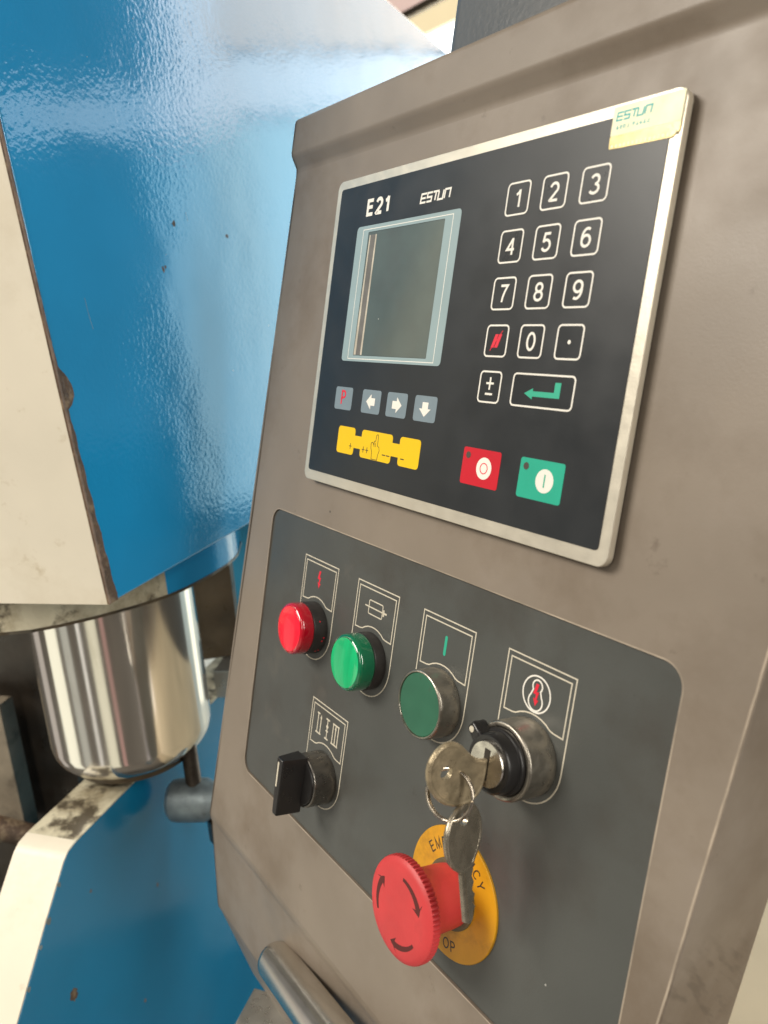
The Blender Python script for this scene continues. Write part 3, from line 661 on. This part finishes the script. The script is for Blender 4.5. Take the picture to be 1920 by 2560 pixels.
for u0, m_, kind in ((138.0, 'stop_red', 0), (174.7, 'start_green', 1)):
    k = MB().prism(rrect(u0, u0 + 24.7, -148.1, -131.4, 1.2, 4), FZ, .12).build('stop_key' if kind == 0 else 'start_key', m_, cu_)
    MB().prism(circ(u0 + 3.5, -134.9, 1.55, 20), .1, .2).build('indicator_window', 'led_dark', k)
    cx = u0 + 14.8; MB().prism(circ(cx, -139.7, 4.9, 36), .1, .18).build('key_legend', 'print_white', k)
    mb = MB()
    if kind == 0: mb.stroke(circ(cx, -139.7, 2.3, 28), .45, .16, .24, True); mb.build('key_legend', 'print_red', k)
    else: mb.stroke([(cx, -142.4), (cx, -137)], .7, .16, .24); mb.build('key_legend', 'print_green', k)

# security sticker on the frame corner
stk = on_panel('security_sticker', 'pale yellow holographic sticker on the top right corner of the control unit', 'sticker', 195, 4, 0)
def so(p): return Vector((p.x - 195, p.y - 4, p.z))
MB().prism(rrect(194.6, 225.6, -7.0, 3.6, .5, 3), 0.02, .25).xf(so).build('label_sheet', 'sticker', stk)
MB().prism([(194.7, -11.2), (195.2, -11.7), (222.5, -12.2), (225.5, -10.4), (225.6, -7.05), (194.6, -7.05)], 0.02, .2).xf(so).build('foil_strip', 'sticker_foil', stk)
MB().prism([(220.6, -8.6), (224.4, -11.2), (224.8, -10.6), (221.6, -8.0)], 0.18, .7).xf(so).build('lifted_corner', 'sticker', stk)
dots = MB()
for i in range(14): dots.prism(circ(196.2 + i * 1.9, -10.75 - i * .02, .55, 8), .18, .24)
dots.xf(so).build('foil_dots', 'sticker', stk)
mb = MB(); estun(mb, 196.2, 212.2, -1.9, 1.5, .62, .22, .30); mb.xf(so).build('lettering', 'print_teal', stk)
mb = MB()
for i in range(9):
    x = 196.9 + i * 1.62 + (0.9 if i > 3 else 0)
    for _ in range(4):
        if random.random() < .5: y = random.uniform(-4.9, -3.5); mb.stroke([(x, y), (x + 1.1, y)], .2, .22, .27)
        else: q = random.uniform(x + .1, x + 1); mb.stroke([(q, -4.9), (q, -3.5)], .2, .22, .28)
mb.xf(so).build('small_print', 'print_teal', stk)

# ================================================================== pilot lights
def pilot(u, lab, m_face, m_lens, w0, w1):
    o = on_panel('pilot_light', lab, 'pilot light', u, BV, -7.0, group='pilot lights of the button plate')
    MB().lathe([(15.4, 0), (15.6, 1), (15.6, w0 - .8), (15.2, w0 - .2), (13.5, w0)], 56).build('bezel', 'black_plastic_dusty', o)
    MB().lathe([(14.2, w0 - .4), (15.3, w0 + .1), (15.4, w0 + 1), (15.3, w1 - 2.4), (14.9, w1 - 1.1), (14.2, w1 - .3), (13.3, w1)], 64, cap1=False).build('lens', m_lens, o, angle=60)
    MB().lathe([(13.6, w1 - .9), (13.4, w1 - .1), (13.0, w1 + .12), (9, w1 + .5), (4, w1 + .65), (.3, w1 + .7)], 56).build('lens_face', m_face, o, angle=60)
    return o
p1 = pilot(BU[0], 'round red pilot light at the left end of the button row', 'lens_red_face', 'lens_red', 9.0, 17.4)
p2 = pilot(BU[1], 'round bright green pilot light, second from left in the button row', 'lens_green_face', 'lens_green', 6.8, 16.2)
mb = MB()
for a, b in ((30, .5), (-5, 2), (-12, 1.2), (-40, .8), (-46, 1.6)):
    mb.lathe([(.5 * random.uniform(.6, 1.2), 0), (.3, .12)], 8).v[-16:]
specks = MB()
for a, zc in ((30, 5), (-6, 2.2), (-14, 3.0), (-42, 2.5), (-46, 4)):
    s0 = MB().prism(circ(0, 0, .55, 8), 0, .15)
    s0.xf(lambda p, a=a, zc=zc: Vector(((15.55 + p.z) * math.cos(R(a)) - p.x * math.sin(R(a)), (15.55 + p.z) * math.sin(R(a)) + p.x * math.cos(R(a)), zc + p.y)))
    specks.add(s0.v, s0.f)
specks.build('paint_speck', 'stop_red', p1)

# green push button in a worn steel ring
o = on_panel('push_button', 'dark green start push button in a worn steel ring', 'push button', BU[2], BV, -7.0)
MB().lathe([(16.3, 0), (16.6, 1), (16.5, 10.6), (16.2, 11.5), (15.7, 12.0), (15.2, 12.0), (15.0, 11.2)], 64, cap1=False).build('ring', 'steel_worn', o, angle=50)
MB().lathe([(15.1, 4), (15.05, 11.2), (14.6, 11.55), (10, 11.3), (.3, 11.2)], 56).build('actuator', 'push_green', o, angle=40)

# key switch
o = on_panel('key_switch', 'steel ringed key lock switch with black rotating collar at the right of the button row', 'key switch', BU[3], BV, -7.0)
MB().lathe([(16.2, 0), (16.5, 1), (16.4, 14.0), (16.0, 15.0), (15.2, 15.3), (14.2, 15.0), (14.0, 13)], 64, cap1=False).build('ring', 'steel_worn', o, angle=50)
MB().lathe([(14.0, 8), (13.9, 16.0), (13.4, 16.8), (12.6, 17.0), (12.3, 21.6), (11.6, 22.6), (10.2, 22.6), (9.6, 22.2)], 56).build('collar', 'black_plastic', o, angle=40)
tb = MB().prism([(-3.6, 9.5), (3.6, 9.5), (3.0, 14), (2.8, 17.0), (1.9, 18.2), (-1.9, 18.2), (-2.8, 17.0), (-3.0, 14)][::-1], 15.4, 22.2, 1.4, 3)
ct, stn = math.cos(R(52)), math.sin(R(52))
tb.xf(lambda p: Vector((p.x * ct - p.y * stn, p.x * stn + p.y * ct, p.z))).build('pointer', 'black_plastic', o)
MB().lathe([(1.4, 21.8), (1.3, 22.5), (.2, 22.6)], 16, -15.7 * stn, 15.7 * ct).build('pointer_dot', 'print_cream', o)
MB().lathe([(9.7, 20), (9.6, 23.0), (9.2, 23.7), (.3, 23.8)], 48).build('lock_face', 'steel_bright', o, angle=30)
MB().box(-1.5, 1.5, -6.5, 6.5, 23.7, 23.95).build('key_slot', 'oily_dark', o)

# key standing in the lock: its blade lies in the plane across the lock
def bow_outline():
    pts = [(17.0, -5.0), (18.0, -10.5), (22.0, -14.6), (28.0, -15.2), (34.0, -14.0), (40, -10.6), (45.0, -5.2), (47.4, 0.5), (47.0, 6.0), (43.5, 10.8), (38.5, 12.6), (33.0, 11.0), (28.0, 6.6), (23.5, 3.4), (19.5, 2.2), (17, 2.0)]
    out = []
    n = len(pts)
    for i in range(n):        # one Chaikin pass
        a, b = Vector(pts[i]), Vector(pts[(i + 1) % n]); out += [tuple(a * .75 + b * .25), tuple(a * .25 + b * .75)]
    return out
def key_mesh(m_, parent, xfn, bow, hole, blade):
    mb = MB().holed(bow, [circ(hole[0], hole[1], hole[2], 20)[::-1]], -1.1, 1.1)
    mb.xf(xfn).build('bow', m_, parent, angle=40)
    rim = MB().tube([(x, y, 0) for x, y in inset(bow, .7)], 1.35, 8, closed=True); rim.xf(xfn).build('bow_rim', m_, parent, angle=80)
    MB().prism(blade, -.95, .95, .3, 1).xf(xfn).build('blade', m_, parent)
kx = 198.2; ky = BV
key1 = on_panel('key', 'tarnished brass key standing in the lock of the key switch', 'key', kx, ky, 16.8, group='keys on the split ring')
bow = [(a, b) for a, b in bow_outline()]
if sum(bow[i][0] * bow[(i + 1) % len(bow)][1] - bow[(i + 1) % len(bow)][0] * bow[i][1] for i in range(len(bow))) < 0: bow = bow[::-1]
key_mesh('key_brass', key1, lambda p: Vector((p.z, p.y, p.x - 16.8)), bow, (38.3, 0.4, 3.0), [(4, -4), (19, -4), (19, 2.5), (4, 2.5)])

# split ring and the second key hanging from it
Vg = Vector((0, -math.cos(TILT), -math.sin(TILT)))      # straight down in console axes
rc = Vector((197.6, -265.2, 33.2))
ring = on_panel('key_ring', 'thin steel split ring linking the two keys', 'key ring', rc.x, rc.y, rc.z)
vd = Vector((198 - 412.6, -265 + 118, 33 - 240)).normalized()
e1 = Vector((0.42, -0.05, -0.9)).normalized(); nrm = (vd * 0.93 + Vector((0.30, 0.25, -0.2))).normalized()
e1 = (e1 - nrm * e1.dot(nrm)).normalized(); e2 = nrm.cross(e1)
path = []
for k in range(97):
    a = R(k * 705 / 96.0); path.append(e1 * 9.9 * math.cos(a) + e2 * 9.9 * math.sin(a) + nrm * (0.9 * (k / 96.0) * 2 - .9))
MB().tube(path, .72, 10).build('coil', 'ring_steel', ring, angle=80)
h2 = Vector((200.2, -274.6, 27.5)); tip = Vector((205.6, -315.5, 20.0))
key2 = on_panel('key', 'worn nickel key hanging from the split ring in front of the emergency stop disc', 'key', h2.x, h2.y, h2.z, group='keys on the split ring')
a_ = (tip - h2).normalized(); ee = Vector((0.5, 0.41, -0.77)); bb = (ee * 0.60 + vd * 0.80); bb = (bb - a_ * bb.dot(a_)).normalized(); cc = a_.cross(bb)
bw2 = [(-5.0, 0), (-3.6, -5.8), (0.5, -10.2), (6, -12), (12.5, -11.4), (17.5, -8.2), (20.6, -4.6), (22.5, -4), (22.5, 4), (20.6, 4.6), (17.5, 8.2), (12.5, 11.4), (6, 12), (0.5, 10.2), (-3.6, 5.8)]
nn = []
for i in range(len(bw2)):
    p, q = Vector(bw2[i]), Vector(bw2[(i + 1) % len(bw2)]); nn += [tuple(p * .75 + q * .25), tuple(p * .25 + q * .75)]
key_mesh('key_nickel', key2, lambda p: a_ * p.x + bb * p.y + cc * p.z, nn, (0.6, 0, 2.9),
         [(21, -4), (43, -4), (45, -1), (44, 1.2), (41, 1.6), (39.5, 3.4), (37, 1.8), (34.5, 3.8), (32, 2.0), (29, 3.8), (26, 2.6), (24, 4), (21, 4)])
MB().prism([(22, -2.2), (43, -2.2), (43, -1.0), (22, -1.0)], .9, 1.25).xf(lambda p: a_ * p.x + bb * p.y + cc * p.z).build('blade_rib', 'key_nickel', key2)

# selector switch
o = on_panel('selector_switch', 'black rotary selector switch with cream pointer line at the lower left of the button plate', 'selector switch', 47.8, -336.8, -7.0)
MB().lathe([(15.0, 0), (15.3, 1), (15.2, 13.0), (14.9, 14.0), (14.2, 14.3), (13.8, 13.6)], 64, cap1=False).build('ring', 'steel_dark', o, angle=50)
MB().lathe([(13.9, 6), (13.8, 14.2), (13.2, 15.2), (.3, 15.6)], 48).build('knob_base', 'black_plastic', o, angle=40)
MB().prism([(-6.6, 15.2), (-7.2, 13.0), (-5.0, -17.6), (-3.4, -18.6), (2.2, -18.6), (3.4, -17.6), (5.0, 10), (4.0, 15.2)], 14.4, 29.5, 1.4, 3).xf(lambda p: Vector((p.x * (1 - .028 * (p.z - 14)) - .4, p.y, p.z))).build('handle', 'black_plastic', o, angle=40)
MB().prism(rrect(-2.35, -0.95, -1.6, 13.2, .6, 4), 29.3, 29.75).build('pointer_line', 'print_cream', o)

# emergency stop
EU, EV = 167.9, -336.5
o = on_panel('emergency_stop_button', 'red mushroom emergency stop button on a round yellow legend disc', 'stop button', EU, EV, -7.0)
ld = MB().prism(circ(0, 0, 30.1, 96), 0, 1.2, .3, 1).build('legend_disc', 'legend_yellow', o, angle=40)
mb = MB()
def curved(mb, s, r, a_mid, step, h, flip=False):
    n = len(s)
    for i, ch in enumerate(s):
        a = a_mid + (i - (n - 1) / 2) * step * (1 if flip else -1)
        mb.glyphs(ch, r * math.cos(R(a)), r * math.sin(R(a)), 1.15, 1.27, h, .62, rot=R(a - 90 if not flip else a + 90))
curved(mb, 'EMERGENCY', 22.4, 90, 12.6, 5.2)
mb.build('disc_lettering', 'print_dark', ld)
mb = MB(); curved(mb, 'STOP', 24.0, -92, 11.5, 5.2, True); mb.build('disc_lettering', 'print_dark', ld)
MB().lathe([(16.0, 1.1), (16.0, 2.2), (15.4, 2.8), (14.2, 2.8)], 56).build('collar', 'collar_olive', o)
neck = MB().lathe([(13.9, 2.8), (14.2, 6), (14.4, 14), (15.6, 20), (18.5, 24.4), (20.4, 25.8)], 64).build('neck', 'mushroom_red', o, angle=60)
hd = []
n = 216
EH = 1.4
prof = [(20.4, 24.2), (22.3, 24.7), (22.75, 25.4), (22.75, 28.0), (22.3, 28.9), (21.2, 29.7), (19.6, 30.35), (16.5, 30.75), (10, 31.1), (4, 31.25), (.4, 31.3)]
prof = [(a * 1.01, b + EH) for a, b in prof]
mb = MB(); vv = []; fs = []
for k, (r, z_) in enumerate(prof):
    for i in range(n):
        a = 2 * math.pi * i / n; rr = r - (0.85 if (k in (1, 2, 3) and i % 3 == 0) else 0); vv.append((rr * math.cos(a), rr * math.sin(a), z_))
for k in range(len(prof) - 1):
    for i in range(n): j = (i + 1) % n; fs.append((k * n + i, k * n + j, (k + 1) * n + j, (k + 1) * n + i))
fs.append(tuple(range(n - 1, -1, -1))); fs.append(tuple(range((len(prof) - 1) * n, len(prof) * n)))
head = mb.add(vv, fs).build('mushroom_head', 'mushroom_red', o, angle=38)
# three turn arrows laid flat on the domed head, groove shade put into dark red
def dome(r):
    for (ra, za), (rb, zb) in zip(prof[::-1], prof[::-1][1:]):
        if r <= rb: return za + (zb - za) * (r - ra) / max(1e-6, rb - ra)
    return 28
mb = MB()
for a0 in (88, -32, -152):
    r_ = 15.4; outl = []
    aa = [a0 - 66 * k / 16 for k in range(17)]
    w_ = lambda k: 0.75 + 0.9 * k / 16
    pts = [(r_ + w_(k), aa[k]) for k in range(14)] + [(r_ + 3.5, aa[12]), (r_ - .1, aa[16]), (r_ - 3.5, aa[12])] + [(r_ - w_(k), aa[k]) for k in range(13, -1, -1)]
    pl = [(p * math.cos(R(q)), p * math.sin(R(q))) for p, q in pts]
    vs_ = [(x, y, dome(math.hypot(x, y)) + .05) for x, y in pl]; m_ = len(pl)
    tr = tessellate_polygon([[Vector((x, y, 0)) for x, y in pl]])
    mb.add(vs_, [tuple(t) for t in tr])
mb.build('turn_arrow', 'groove_shade', head)

# ================================================================== around the console
o = empty('support_tube', 'shiny steel tube in front of the console apron at the bottom edge', 'tube', (21.4, -107.1, -462.5))
t0 = Vector((0, 0, 0)); t1 = Vector((77.5, -8.3, 23.8)).normalized() * 230
dv = t1.normalized()
MB().tube([t0, t0 + dv * .8, t0 + dv * 4, t1], [11.6, 12.4, 12.4, 12.4], 48).build('tube', 'chrome_tube', o, angle=60)
o = tag(MB().prism([(-58, -116), (-22, -92), (-42, -62), (-80, -88)], -614, -580, 2, 2).build('steel_bracket', 'steel_plain'), 'small bare steel bracket under the console at the bottom edge', 'bracket')
o = on_panel('junction_box', 'dark grey box standing on top of the console', 'box', 52, 55, -20)
MB().prism(rrect(0, 240, -70, 0, 10, 6), 0, 160, 2, 2).xf(lambda p: Vector((p.x, p.z, p.y))).build('box_body', 'grey_box', o)
o = empty('factory_window', 'bright blurred factory window with wooden beams above the press block', 'window', (-3500, 3300, 1200))
MB().box(-1400, 1400, 0, 20, -400, 900).build('pane', 'window_pane', o)
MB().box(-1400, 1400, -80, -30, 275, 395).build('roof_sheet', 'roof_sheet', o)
MB().box(-1400, 1400, -95, -40, 410, 450).build('beam', 'oily_brown', o)
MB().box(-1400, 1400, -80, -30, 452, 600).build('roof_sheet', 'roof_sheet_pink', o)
MB().box(-1400, 1400, -95, -20, 606, 700).build('beam', 'roof_beam', o)
o = tag(MB().prism([(-300, 110), (700, 110), (700, 900), (-300, 900)], -1099, -800, 6, 2).build('beige_block', 'beige_paint'), 'blurred beige block at the bottom right corner behind the console', 'machine bed')  # block added for the beige area while the floor stays dark
